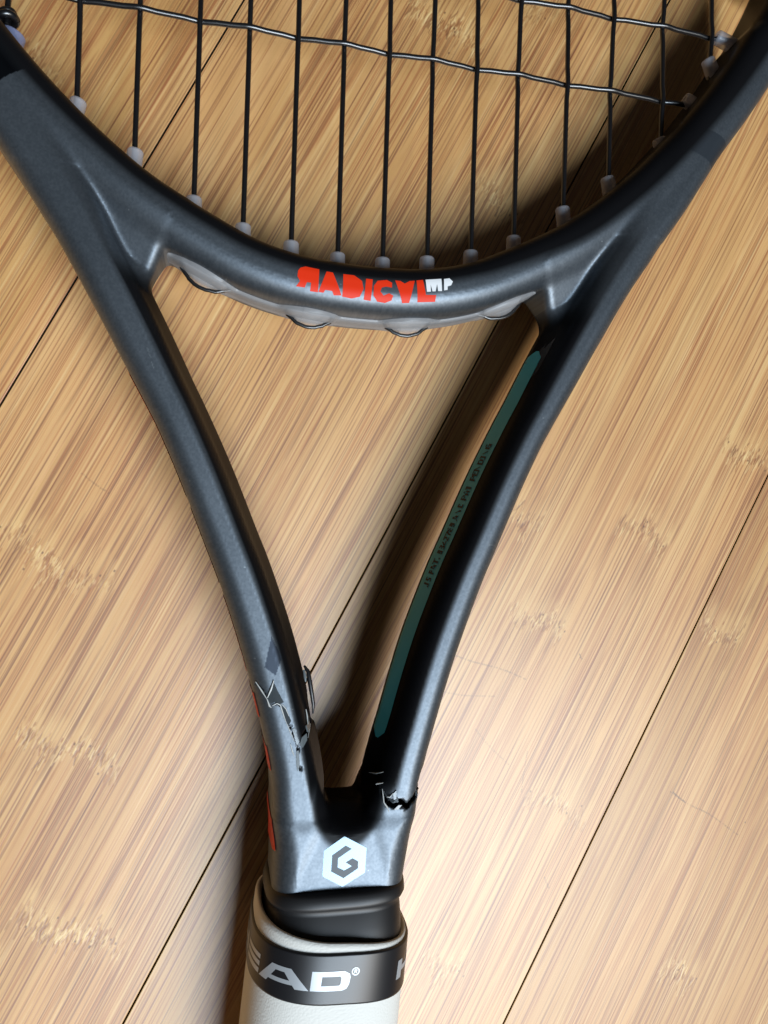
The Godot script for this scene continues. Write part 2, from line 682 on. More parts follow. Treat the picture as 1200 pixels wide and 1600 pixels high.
	return [ImageTexture.create_from_image(im), ImageTexture.create_from_image(metal)]

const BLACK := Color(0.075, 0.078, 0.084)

func fill_poly(im: Image, p: PackedVector2Array, c: Color) -> void:
	var lo := Vector2(INF, INF)
	var hi := -lo
	for q in p:
		lo = lo.min(q)
		hi = hi.max(q)
	for j in range(int((152.0 - hi.y) * 5.0), int((152.0 - lo.y) * 5.0) + 1):
		for i in range(int((lo.x + 110.0) * 5.0), int((hi.x + 110.0) * 5.0) + 1):
			if Geometry2D.is_point_in_polygon(Vector2(i / 5.0 - 110.0, 152.0 - j / 5.0), p):
				im.set_pixel(i, j, c)

const TW := 576                       # a board's texture: 6 pixels a millimetre, 96 mm across, 341 mm along
const TH := 2048

func stretched(sd: int, rows: int, tint: Color, strength: float, freq: float, bias := 0.0) -> Image:
	var nz_ := FastNoiseLite.new()
	nz_.seed = sd
	nz_.noise_type = FastNoiseLite.TYPE_VALUE_CUBIC
	nz_.frequency = 1.0
	nz_.fractal_type = FastNoiseLite.FRACTAL_NONE
	var im := Image.create(TW, rows, false, Image.FORMAT_RGBA8)
	for j in rows:
		for i in TW:
			var a := nz_.get_noise_2d(i * freq, j * 0.9) * 0.5 + 0.5
			im.set_pixel(i, j, Color(tint.r, tint.g, tint.b, clampf((a - bias) * strength, 0.0, 1.0)))
	im.resize(TW, TH, Image.INTERPOLATE_BILINEAR)
	return im

func stroke(wd: int, ln: int, c: Color, alpha: float) -> Image:
	var im := Image.create(wd, ln, false, Image.FORMAT_RGBA8)
	for j in ln:
		var t := sin(PI * (j + 0.5) / ln)
		t = pow(t, 0.6)
		for i in wd:
			var e := 1.0 - absf((i + 0.5) / wd * 2.0 - 1.0) * 0.55
			im.set_pixel(i, j, Color(c.r, c.g, c.b, alpha * t * e))
	return im

func put_stroke(im: Image, s: Image, x: int, y: int) -> void:
	im.blend_rect(s, Rect2i(0, 0, s.get_width(), s.get_height()), Vector2i(x, y))

func bamboo(sd: int, left: float, nodes: Array, marks: Array) -> Array:
	rng.seed = sd
	var base := Color8(216, 166, 104)
	var im := Image.create(TW, TH, false, Image.FORMAT_RGBA8)
	im.fill(base)
	# five strips of cane make up a board, each with a tone of its own
	var at := 0
	while at < TW:
		var wd := rng.randi_range(95, 130)
		var k := rng.randf_range(-1.0, 1.0)
		im.fill_rect(Rect2i(at, 0, wd, TH), Color(base.r * (1.0 + 0.045 * k), base.g * (1.0 + 0.055 * k), base.b * (1.0 + 0.09 * k)))
		at += wd
	im.blend_rect(stretched(sd + 1, 10, Color8(188, 120, 62), 0.45, 0.022, 0.42), Rect2i(0, 0, TW, TH), Vector2i.ZERO)
	im.blend_rect(stretched(sd + 2, 14, Color8(236, 202, 146), 0.6, 0.03, 0.45), Rect2i(0, 0, TW, TH), Vector2i.ZERO)
	im.blend_rect(stretched(sd + 3, 34, Color8(150, 98, 56), 0.3, 0.16, 0.52), Rect2i(0, 0, TW, TH), Vector2i.ZERO)
	im.blend_rect(stretched(sd + 4, 60, Color8(150, 98, 54), 0.34, 0.6, 0.47), Rect2i(0, 0, TW, TH), Vector2i.ZERO)
	var reds := [Color8(136, 72, 38), Color8(154, 82, 44), Color8(118, 68, 40), Color8(164, 98, 54), Color8(104, 58, 34)]
	var pool := []
	for k in 70:
		pool.append(stroke([1, 2, 2, 2][k % 4], rng.randi_range(90, 520), reds[k % 5], rng.randf_range(0.22, 0.6)))
	var pale := []
	for k in 16:
		pale.append(stroke(rng.randi_range(2, 5), rng.randi_range(90, 400), Color8(240, 206, 146), rng.randf_range(0.15, 0.45)))
	var broad := []
	for k in 14:
		broad.append(stroke(rng.randi_range(5, 11), rng.randi_range(150, 500), Color8(158, 100, 56), rng.randf_range(0.12, 0.3)))
	for k in 30:
		put_stroke(im, broad[rng.randi() % broad.size()], rng.randi_range(-4, TW), rng.randi_range(-200, TH))
	for k in 420:
		put_stroke(im, pale[rng.randi() % pale.size()], rng.randi_range(0, TW), rng.randi_range(-200, TH))
	# the dark fibre bundles gather in groups
	for k in 190:
		var cx := rng.randi_range(0, TW)
		var cy := rng.randi_range(-250, TH)
		var cnt := rng.randi_range(1, 7)
		for q in cnt:
			put_stroke(im, pool[rng.randi() % pool.size()], cx + int(rng.randfn(0.0, 9.0)), cy + rng.randi_range(-60, 60))
	for k in 1500:
		put_stroke(im, pool[rng.randi() % pool.size()], rng.randi_range(0, TW), rng.randi_range(-250, TH))
	var relief := Image.create(TW, TH, false, Image.FORMAT_RGBA8)
	relief.fill(Color8(150, 150, 150))
	for k in 900:
		put_stroke(relief, stroke(2, rng.randi_range(60, 300), Color(0.2, 0.2, 0.2), 0.35), rng.randi_range(0, TW), rng.randi_range(-200, TH))
	for nd in nodes:
		knuckle(im, relief, int((nd[0] - left) * 6.0), int((196.0 - nd[1]) * 6.0), nd[2] * 6.0, nd[3])
	for mk in marks:                # old scratches and specks: [across, along, across, along, strength]
		var a := Vector2((mk[0] - left) * 6.0, (196.0 - mk[1]) * 6.0)
		var b := Vector2((mk[2] - left) * 6.0, (196.0 - mk[3]) * 6.0)
		var cnt := int(a.distance_to(b) / 1.5) + 2
		var dot := stroke(2, 3, Color8(70, 50, 36), mk[4] * 0.6)
		for k in cnt:
			if rng.randf() < 0.8:
				var p := a.lerp(b, float(k) / cnt)
				put_stroke(im, dot, int(p.x), int(p.y + sin(k * 0.07) * 2.0))
	im.convert(Image.FORMAT_RGB8)
	relief.convert(Image.FORMAT_L8)
	return [ImageTexture.create_from_image(im), ImageTexture.create_from_image(relief)]

# A joint of the cane: short crinkled fibres, dark and pale, in a crooked band across a strip.
func knuckle(im: Image, relief: Image, cx: int, cy: int, wd: float, strong: float) -> void:
	var darks := [Color8(146, 92, 50), Color8(162, 102, 56), Color8(128, 82, 46)]
	var wave := rng.randf() * TAU
	for k in int(wd * 0.55):
		var u := rng.randf_range(-0.5, 0.5)
		var y := cy + int(sin(u * 7.0 + wave) * 9.0 + rng.randfn(0.0, 9.0))
		put_stroke(im, stroke(rng.randi_range(4, 9), rng.randi_range(30, 80), Color8(232, 190, 126), 0.2 * strong), cx + int(u * wd), y - 40)
	for k in int(wd * 1.25):
		var u := rng.randf_range(-0.5, 0.5)
		var fall := 1.0 - absf(u) * 1.1
		var y := cy + int(sin(u * 7.0 + wave) * 10.0 + rng.randfn(0.0, 9.5))
		var x := cx + int(u * wd)
		var ln := rng.randi_range(6, 20)
		var lean := rng.randf_range(-0.35, 0.35)
		var c: Color = darks[rng.randi() % 3]
		if rng.randf() < 0.42:
			c = Color8(243, 210, 148)
		var dab := stroke(rng.randi_range(1, 3), 5, c, (0.45 + 0.5 * rng.randf()) * strong * fall)
		var dent := stroke(3, 6, Color(0.05, 0.05, 0.05) if c.r < 0.7 else Color(1, 1, 1), 0.34 * strong * fall)
		for q in ln / 3:
			put_stroke(im, dab, x + int(q * 3 * lean), y + q * 3)
			put_stroke(relief, dent, x + int(q * 3 * lean), y + q * 3)
	for k in int(wd * 0.3):          # streaks that run out of the joint
		var u := rng.randf_range(-0.55, 0.55)
		var up := rng.randf() < 0.5
		var ln := rng.randi_range(30, 130)
		put_stroke(im, stroke(rng.randi_range(1, 3), ln, darks[rng.randi() % 3], rng.randf_range(0.3, 0.7) * strong), cx + int(u * wd), cy - ln if up else cy)
	for k in int(wd * 0.04 * strong):          # open pores
		put_stroke(im, stroke(3, 4, Color8(92, 58, 34), 0.7), cx + int(rng.randf_range(-0.5, 0.5) * wd), cy + int(rng.randfn(0.0, 12.0)))

# ------------------------------------------------------------------ the scene
func _ready() -> void:
	rng.seed = 11
	en = Vector3(-FLOOR_A, -FLOOR_B, 1).normalized()
	ex = Vector3(0, 1, 0).cross(en).normalized()
	ey = en.cross(ex)

	# camera
	var cam := Camera3D.new()
	cam.name = "camera"
	add_child(cam)
	var right := w_dir(Vector3(0.974969, 0.032241, 0.219991))
	var up := w_dir(Vector3(-0.033883, 0.999419, 0.003693))
	var back := w_dir(Vector3(-0.219744, -0.011055, 0.975495))
	cam.transform = Transform3D(Basis(right, up, back).orthonormalized(), w_pos(Vector3(-30.63, 0, 170)))
	cam.fov = 69.42
	cam.near = 0.01
	cam.far = 20.0
	cam.current = true

	# the dim room, and the tall window to the lower right that lights it
	var env := Environment.new()
	env.background_mode = Environment.BG_COLOR
	env.background_color = Color(0.028, 0.026, 0.024).linear_to_srgb()
	env.tonemap_mode = Environment.TONE_MAPPER_LINEAR
	env.tonemap_exposure = 1.0
	env.sdfgi_enabled = true
	env.ssao_enabled = true
	env.ssil_enabled = true
	var we := WorldEnvironment.new()
	we.name = "environment"
	we.environment = env
	add_child(we)
	window("window_sky", 1.25, 2.2, -0.16, 0.95, 8.3, Color(0.85, 0.93, 1.0))
	window("window_street", 0.82, 1.23, -0.16, 0.95, 1.9, Color(1.0, 0.97, 0.93))

	build_floor()
	build_racket()

# One pane of the window: from height h0 to h1, and from s0 to s1 along the wall, which stands 0.8 m to the right.
func window(called: String, h0: float, h1: float, s0: float, s1: float, energy: float, c: Color) -> void:
	var win := AreaLight3D.new()
	win.name = called
	win.area_size = Vector2(s1 - s0, h1 - h0)
	win.light_energy = energy
	win.light_color = c
	win.shadow_enabled = true
	win.area_range = 8.0
	add_child(win)
	var to := Vector3(cos(WINDOW_TURN), 0, sin(WINDOW_TURN))
	var side := Vector3(-sin(WINDOW_TURN), 0, cos(WINDOW_TURN))
	win.transform = Transform3D(Basis.looking_at(-to, Vector3.UP), to * 0.8 + side * (s0 + s1) * 0.5 + Vector3.UP * (h0 + h1) * 0.5)

# ---------------------------------------------------------------- the floor
func build_floor() -> void:
	var fl := Node3D.new()
	fl.name = "floor"
	fl.set_meta("kind", "structure")
	fl.set_meta("label", "golden bamboo plank floor with dark joints between the boards")
	fl.set_meta("category", "floor")
	add_child(fl)
	var ang := deg_to_rad(63.3)
	var along := Vector3(cos(ang), 0, -sin(ang))
	var across := Vector3(sin(ang), 0, cos(ang))
	var pitch := 95.8
	var first := -83.0
	var knots := {
		-1: [[-118, 60, 22, 0.6]],
		0: [[-56, -41, 30, 0.8], [-31, -79, 26, 0.9], [-66, -75, 16, 0.6], [-10, -118, 28, 1.0], [-38, 129, 24, 1.0], [-3, 97, 18, 0.8], [-20, 150, 15, 0.5]],
		1: [[46, 26, 10, 0.8], [80, 40, 18, 0.9], [99, 76, 18, 0.9], [63, 3, 18, 0.9], [94, -40, 22, 0.6], [84, -92, 14, 0.7], [40, 160, 14, 0.5]],
		2: [[117, 26, 16, 0.9], [154, -68, 14, 0.9], [140, 90, 20, 0.8]],
	}
	var marks := {
		-1: [], 0: [[-60, -20, -52, -21, 0.3]],
		1: [[44, -17, 68, -13.5, 0.45], [48, -27, 62, -22, 0.3], [78, -31, 82, -42, 0.35], [79, -0.4, 80.5, -1.2, 0.9], [61, -32, 75, -37, 0.3], [100, -60, 103, -62, 0.5]],
		2: [[125, -22.8, 153, -24.6, 0.45], [153, -20.4, 153.5, -20.9, 0.95], [126, -22.6, 131, -23.2, 0.8]],
	}
	var tex := {}
	var mats := {}
	for k in [-1, 0, 1, 2]:
		var t := bamboo(100 + k * 17, first + k * pitch, knots[k], marks[k])
		var m := StandardMaterial3D.new()
		m.albedo_texture = t[0]
		m.roughness = 0.46
		m.metallic_specular = 0.88
		m.clearcoat_enabled = true
		m.clearcoat = 0.35
		m.clearcoat_roughness = 0.42
		m.heightmap_enabled = true
		m.heightmap_texture = t[1]
		m.heightmap_scale = 0.006
		mats[k] = m
		tex[k] = t
	var boards := plank_mesh(pitch)
	var edge := mat(Color(0.03, 0.016, 0.010), 0.8)
	for k in range(-6, 8):
		var m: Material = mats.get(k, mats[[-1, 0, 1, 2][(k + 60) % 4]])
		var b := part("plank", boards, null, fl)
		b.set_surface_override_material(0, m)
		b.set_surface_override_material(1, edge)
		var a := first + (k + 0.5) * pitch
		b.transform = Transform3D(Basis(across, Vector3.UP, -along), across * a * 0.001)
	# the dark subfloor seen down the joints
	var sub := BoxMesh.new()
	sub.size = Vector3(1.5, 0.01, 1.4)
	var s := part("subfloor", sub, mat(Color(0.02, 0.012, 0.008), 0.9), fl)
	s.transform = Transform3D(Basis(across, Vector3.UP, -along), Vector3(0, -0.0195, 0))

func plank_mesh(pitch: float) -> ArrayMesh:
	var hw := pitch / 2.0 - 0.2
	var c := 0.16
	var prof := [[-hw, -14.0], [-hw, -c], [-hw + c * 0.4, -c * 0.3], [-hw + c, 0.0], [hw - c, 0.0], [hw - c * 0.4, -c * 0.3], [hw, -c], [hw, -14.0]]
	var l0 := -650.0
	var l1 := 700.0
	var out := ArrayMesh.new()
	for side in 2:                  # the face, then the dark edges down in the joints
		var st := SurfaceTool.new()
		st.begin(Mesh.PRIMITIVE_TRIANGLES)
		for i in ([1, 2, 3, 4, 5] if side == 0 else [0, 6]):
			var a: Array = prof[i]
			var b: Array = prof[i + 1]
			var nn := Vector3(-(b[1] - a[1]), b[0] - a[0], 0).normalized()
			var q := []
			for e in [[a, l0], [b, l0], [b, l1], [a, l1]]:
				q.append([Vector3(e[0][0], e[0][1], -e[1]) * 0.001, Vector2((e[0][0] + 48.0) / 96.0, (196.0 - e[1]) / 341.333)])
			for z in [0, 3, 2, 0, 2, 1]:
				st.set_normal(nn)
				st.set_uv(q[z][1])
				st.add_vertex(q[z][0])
		if side == 1:
			for e in [l0, l1]:
				for i in range(1, prof.size() - 1):
					for z in [0, i, i + 1]:
						st.set_normal(Vector3(0, 0, 1 if e == l0 else -1))
						st.set_uv(Vector2(0.5, 0.5))
						st.add_vertex(Vector3(prof[z][0], prof[z][1], -e) * 0.001)
		st.index()
		out = st.commit(out)
	return out

# ---------------------------------------------------------------- the racket
func build_racket() -> void:
	racket = Node3D.new()
	racket.name = "tennis_racket"
	racket.set_meta("label", "dark grey tennis racket with a cracked throat lying on the bamboo floor")
	racket.set_meta("category", "tennis racket")
	add_child(racket)
	racket.transform = Transform3D(Basis(w_dir(Vector3(1, 0, 0)), w_dir(Vector3(0, 0, 1)), w_dir(Vector3(0, -1, 0))), w_pos(Vector3.ZERO))

	cracks = [
		[poly([7.2, -60.0, 8.2, -62.6, 10.0, -63.3, 11.4, -62.4, 12.8, -63.7, 14.0, -62.0, 17.0, -59.5]), 0.34, 2.0],
		[poly([9.0, -62.6, 11.2, -62.6]), 0.7, 5.0],
		[poly([14.2, -62.6, 15.6, -60.0, 16.8, -56.5]), 0.5, 1.5],
		[poly([-21.0, -35.6, -18.8, -38.8, -17.2, -39.4, -15.4, -41.4, -13.6, -45.6, -12.2, -48.8]), 0.05, 9.0],
		[poly([-10.8, -47.6, -9.6, -46.8, -8.4, -45.4]), 0.5, 3.0],
		[poly([-12.2, -48.8, -11.8, -51.6, -11.4, -54.4]), 0.05, 9.0],
		[poly([-9.0, -38.0, -8.6, -42.0, -7.8, -46.0]), 0.4, -2.0],
	]
	prepare_field()
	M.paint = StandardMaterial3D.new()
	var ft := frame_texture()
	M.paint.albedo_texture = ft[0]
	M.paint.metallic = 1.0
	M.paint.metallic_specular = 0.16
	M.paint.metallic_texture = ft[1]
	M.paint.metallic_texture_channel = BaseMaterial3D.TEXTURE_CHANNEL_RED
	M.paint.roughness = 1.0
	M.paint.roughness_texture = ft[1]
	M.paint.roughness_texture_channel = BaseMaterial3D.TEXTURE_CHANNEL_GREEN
	M.string = mat(Color(0.005, 0.005, 0.006), 0.3)
	M.string.metallic_specular = 0.8
	M.rubber = mat(Color(0.012, 0.012, 0.013), 0.45)
	M.tape = mat(Color(0.012, 0.012, 0.014), 0.36)
	M.silver_print = mat(Color(0.42, 0.45, 0.48), 0.4, 0.3)
	M.orange = mat(Color(0.72, 0.032, 0.006), 0.45)
	M.orange.metallic_specular = 0.3
	M.white = mat(Color(0.78, 0.80, 0.82), 0.45)
	M.foil = mat(Color(0.085, 0.11, 0.13), 0.26, 1.0)
	M.foil_dark = mat(Color(0.055, 0.065, 0.075), 0.5, 0.3)
	M.teal = mat(Color(0.045, 0.46, 0.54), 0.5)
	M.ink = mat(Color(0.004, 0.012, 0.014), 0.6)
	M.gloss = mat(Color(0.006, 0.006, 0.007), 0.2)
	M.carbon = mat(Color(0.012, 0.012, 0.013), 0.32)
	M.flake = mat(Color(0.13, 0.15, 0.16), 0.22)
	M.edge = mat(Color(0.55, 0.57, 0.56), 0.25)
	M.flake_dark = mat(Color(0.045, 0.054, 0.06), 0.16)
	M.clear = mat(Color(0.75, 0.75, 0.79), 0.26)
	M.clear.transparency = BaseMaterial3D.TRANSPARENCY_ALPHA
	M.clear.albedo_color.a = 0.55
	M.clear.backlight_enabled = true
	M.clear.backlight = Color(0.9, 0.9, 0.95)
	M.strip = mat(Color(0.5, 0.505, 0.52), 0.3)
	M.strip.transparency = BaseMaterial3D.TRANSPARENCY_ALPHA
	M.strip.albedo_color.a = 0.42
	M.strip.backlight_enabled = true
	M.strip.backlight = Color(0.4, 0.4, 0.4)

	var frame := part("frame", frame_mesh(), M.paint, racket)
	hoop_rest(frame)
	lettering(frame)
	damage(frame)
	strings()
	bumper()
	handle()

func hoop_rest(frame: Node3D) -> void:        # the hoop beyond the picture's upper edge, up to its tip
	var pts := PackedVector3Array()
	var a := hoop_line[hoop_line.size() - 1]
	for i in hoop_line.size():
		if hoop_line[i].y > 149.3:
			a = hoop_line[i]
			break
	var line := []
	for k in 61:
		var t := PI * k / 60.0
		line.append(Vector2(cos(t), sin(t)))
	# joined ellipse arcs through the hoop's own ends, widest at y = 230, tip at y = 402
	var ctrl := [Vector2(a.x - 6.5, a.y - 14.0), a, Vector2(122.5, 175), Vector2(128.5, 205), Vector2(130.5, 235), Vector2(129, 270), Vector2(123, 305), Vector2(111, 340), Vector2(90, 370), Vector2(60, 391), Vector2(30, 400), Vector2(0, 402.5)]
	var half := curve(ctrl, 6.0)
	var all := PackedVector2Array()
	for p in half:
		if p.y >= a.y - 0.01:
			all.append(p)
	for i in range(all.size() - 2, -1, -1):
		all.append(Vector2(-all[i].x, all[i].y))
	var seg := 28
	var v := PackedVector3Array()
	var n := PackedVector3Array()
	var uv := PackedVector2Array()
	var idx := PackedInt32Array()
	for i in all.size():
		var t := (all[mini(i + 1, all.size() - 1)] - all[maxi(i - 1, 0)]).normalized()
		var o := Vector2(t.y, -t.x)
		for k in seg:
			var phi := TAU * k / seg
			var c := cos(phi)
			var s := sin(phi)
			var u := HOOP_W * signf(c) * pow(absf(c), 0.75)
			var z := HOOP_H * signf(s) * pow(absf(s), 0.75)
			v.append(loc(Vector3(all[i].x + o.x * u, all[i].y + o.y * u, z)))
			n.append(ldir(Vector3(o.x * c / HOOP_W, o.y * c / HOOP_W, s / HOOP_H).normalized()))
			uv.append(Vector2(0.4 + 0.1 * float(i) / all.size(), 0.62))
	for i in all.size() - 1:
		for k in seg:
			var k2 := (k + 1) % seg
			idx.append_array([i * seg + k, (i + 1) * seg + k, i * seg + k2, i * seg + k2, (i + 1) * seg + k, (i + 1) * seg + k2])
	part("hoop", mesh_of(v, n, idx, uv), M.paint, frame)

func lettering(frame: Node3D) -> void:
	var words := [
		[-14.9, 54.0, -13.8, 54.4, -10.8, 54.1, -10.9, 49.2, -12.6, 49.3, -12.5, 51.0, -13.4, 51.0, -13.8, 49.9, -15.7, 50.0, -14.9, 51.1, -15.5, 52.1, -15.4, 53.3],
		[-9.2, 53.8, -7.8, 53.7, -5.7, 49.0, -7.4, 48.9, -7.8, 49.7, -9.3, 49.8, -9.7, 49.2, -10.8, 49.3],
		[-5.5, 53.6, -3.1, 53.6, -1.3, 52.5, -0.9, 50.8, -1.6, 49.1, -3.4, 48.6, -5.5, 48.8],
		[-0.4, 53.1, 1.1, 53.1, 0.9, 48.5, -0.7, 48.6],
		[2.2, 52.9, 4.3, 53.3, 5.5, 52.8, 5.5, 51.7, 4.2, 51.8, 3.2, 51.5, 2.9, 50.6, 3.7, 49.8, 4.9, 50.4, 5.9, 50.0, 5.6, 49.0, 4.2, 48.4, 2.4, 48.5, 1.4, 49.6, 1.4, 51.7],
		[6.2, 53.4, 7.4, 53.4, 8.4, 52.9, 9.5, 53.6, 10.7, 53.8, 9.7, 48.9, 8.1, 48.7],
		[11.1, 53.9, 12.6, 54.2, 13.4, 50.9, 15.8, 51.1, 15.7, 49.7, 11.6, 49.2],
	]
	for wd in words:
		part("letter", print_mesh(tris_of(poly(wd)), 0.7, 0.05, on_top), M.orange, frame, "bold orange letter")
	for wd in [[13.2, 54.3, 16.9, 54.9, 17.1, 52.1, 16.2, 52.0, 15.9, 53.6, 15.6, 51.9, 14.9, 51.8, 14.4, 53.3, 14.5, 51.7, 13.6, 51.6], [17.5, 54.9, 18.8, 55.2, 19.6, 54.5, 19.2, 53.6, 18.4, 53.3, 18.4, 52.5, 17.6, 52.3]]:
		part("letter", print_mesh(tris_of(poly(wd)), 0.6, 0.05, on_top), M.white, frame, "small white letter")
	# the badge: a silver hexagon with a hooked stroke left open in it
	var hexa := poly([-1.25, -69.1, 3.75, -71.9, 3.55, -77.3, -1.35, -80.0, -5.85, -77.4, -5.65, -71.9])
	part("badge", print_mesh(tris_of(hexa), 0.7, 0.05, on_top), M.foil, frame, "silver hexagonal badge")
	var hook := hook_shape()
	part("badge_stroke", print_mesh(tris_of(hook), 0.6, 0.09, on_top), M.foil_dark, frame, "grey hooked stroke inside the silver hexagon")
	# inner wall of the right leg: teal band with fine dark lettering, gloss stripes
	var inner := on_inner_wall.bind().bind() if false else func(q: Vector2) -> Array: return on_inner_wall(1.0, q)
	var band := []
	for k in 60:
		var ya := lerpf(-51.0, 40.0, k / 60.0)
		var yb := lerpf(-51.0, 40.0, (k + 1) / 60.0)
		var za := 3.0
		var h0 := 2.3 * band_end(k / 60.0)
		var h1 := 2.3 * band_end((k + 1) / 60.0)
		band.append([Vector2(ya, za - h0), Vector2(yb, za - h1), Vector2(yb, za + h1)])
		band.append([Vector2(ya, za - h0), Vector2(yb, za + h1), Vector2(ya, za + h0)])
	part("stripe", print_mesh(band, 1.2, 0.1, inner), M.teal, frame, "teal stripe along the inner side of the right leg")
	var tm := TextMesh.new()
	var font := SystemFont.new()
	font.font_names = PackedStringArray(["Droid Sans"])
	font.font_weight = 700
	tm.font = font
	tm.font_size = 64
	tm.text = "US PAT. 8342789 AND PAT. PENDING"
	tm.pixel_size = 1.0
	tm.depth = 0.0
	tm.curve_step = 2.0
	var tri := text_tris(tm)
	var lo := Vector2(INF, INF)
	var hi := -lo
	for t in tri:
		for q in t:
			lo = lo.min(q)
			hi = hi.max(q)
	var lined := []
	for t in tri:
		var r := []
		for q in t:
			r.append(Vector2(lerpf(-17.0, 17.0, (q.x - lo.x) / (hi.x - lo.x)), lerpf(3.2 + 0.95, 3.2 - 0.95, (q.y - lo.y) / (hi.y - lo.y))))
		lined.append(r)
	part("fine_print", print_mesh(lined, 0.8, 0.24, inner), M.ink, frame, "tiny dark patent lettering on the teal stripe")
	var stripes := [[30.0, 38.5, 3.5, 4.6], [28.0, 37.0, 1.5, 2.6], [26.0, 35.0, -0.4, 0.6], [-33.0, -25.0, -0.8, 2.0], [-45.0, -37.0, -0.8, 2.0]]
	for s in stripes:
		var sl := 5.0
		part("gloss_stripe", print_mesh(tris_of(poly([s[0], s[2], s[1], s[2], s[1] + sl, s[3] + 2.0, s[0] + sl, s[3] + 2.0])), 1.5, 0.05, inner), M.gloss, frame)
	# outer wall of the left leg: large orange letters seen almost edge on
	var outer := func(q: Vector2) -> Array: return on_outer_wall(-1.0, q)
	for s in [[6.0, 34.0], [-13.5, 4.5], [-33.5, -15.0], [-43.0, -35.5], [-55.0, -47.0]]:
		var brim: float = 5.2 if s[1] > -20.0 else 7.8
		part("side_letter", print_mesh(tris_of(poly([s[0], -6.5, s[1], -6.5, s[1] - 1.0, brim, s[0] + 1.2, brim])), 1.2, 0.15, outer), M.orange, frame, "orange lettering on the outer side of the left leg")
	var shaft_side := func(q: Vector2) -> Array:
		var p := wall(Vector2(bend(q.x) - 8.0, q.x), Vector2(-1, 0), q.y)
		return [p, normal_at(p)]
	part("side_letter", print_mesh(tris_of(poly([-74.0, -6.0, -64.5, -6.0, -66.0, 7.0, -72.5, 8.0])), 1.0, 0.2, shaft_side), M.orange, frame, "orange lettering on the left side of the shaft")

func band_end(t: float) -> float:
	var d := minf(t, 1.0 - t) * 91.0
	return sqrt(clampf(1.0 - pow(maxf(1.0 - d / 2.15, 0.0), 2.0), 0.04, 1.0))

func hook_shape() -> PackedVector2Array:
	# corners of the stroke as fractions of the hexagon, x to the right and y down
	var c := [0.515, 0.185, 0.66, 0.255, 0.345, 0.425, 0.34, 0.61, 0.50, 0.68, 0.675, 0.605, 0.53, 0.52, 0.685, 0.445, 0.82, 0.515, 0.82, 0.655, 0.485, 0.83, 0.19, 0.68, 0.205, 0.36]
	var p := PackedVector2Array()
	for i in range(0, c.size(), 2):
		var u: float = c[i]
		var v: float = c[i + 1]
		p.append(Vector2(lerpf(-5.75, 3.65, u) , lerpf(-69.1, -80.0, v)))
	return p

func text_tris(tm: TextMesh) -> Array:
	var a := tm.get_mesh_arrays()
	var v: PackedVector3Array = a[Mesh.ARRAY_VERTEX]
	var ix: PackedInt32Array = a[Mesh.ARRAY_INDEX]
	var out := []
	for i in range(0, ix.size(), 3):
		out.append([Vector2(v[ix[i]].x, v[ix[i]].y), Vector2(v[ix[i + 1]].x, v[ix[i + 1]].y), Vector2(v[ix[i + 2]].x, v[ix[i + 2]].y)])
	return out

# ---------------------------------------------------------------- the breaks
func shard(flat: Array, thick: float, lift: float, tilt: Vector2, m: Material, parent: Node3D, called: String) -> void:
	var p := poly(flat)
	if Geometry2D.is_polygon_clockwise(p):
		p.reverse()
	var c := Vector2.ZERO
	for q in p:
		c += q / p.size()
	var st := SurfaceTool.new()
	st.begin(Mesh.PRIMITIVE_TRIANGLES)
	st.set_smooth_group(-1)
	var top := []
	var bot := []
	for q in p:
		var pn := on_top(q)
		var z: float = lift + tilt.dot(q - c)
		top.append(loc(pn[0] + pn[1] * (z + thick)))
		bot.append(loc(pn[0] + pn[1] * (z - 0.15)))
	var t := Geometry2D.triangulate_polygon(p)
	for i in range(0, t.size(), 3):
		for k in [0, 2, 1]:
			st.add_vertex(top[t[i + k]])
		for k in [0, 1, 2]:
			st.add_vertex(bot[t[i + k]])
	for i in p.size():
		var j := (i + 1) % p.size()
		for q in [bot[i], top[i], top[j], bot[i], top[j], bot[j]]:
			st.add_vertex(q)
	st.generate_normals()
	part(called, st.commit(), m, parent)

func splinter(flat: Array, r: float, m: Material, parent: Node3D, lift := 0.1) -> void:
	var pts := PackedVector3Array()
	for q in poly(flat):
		var pn := on_top(q)
		pts.append(pn[0] + pn[1] * lift)
	var rr := PackedFloat32Array()
	for i in pts.size():
		rr.append(r * (0.45 if i == 0 or i == pts.size() - 1 else 1.0))
	part("splinter", tube(pts, rr, 6), m, parent)

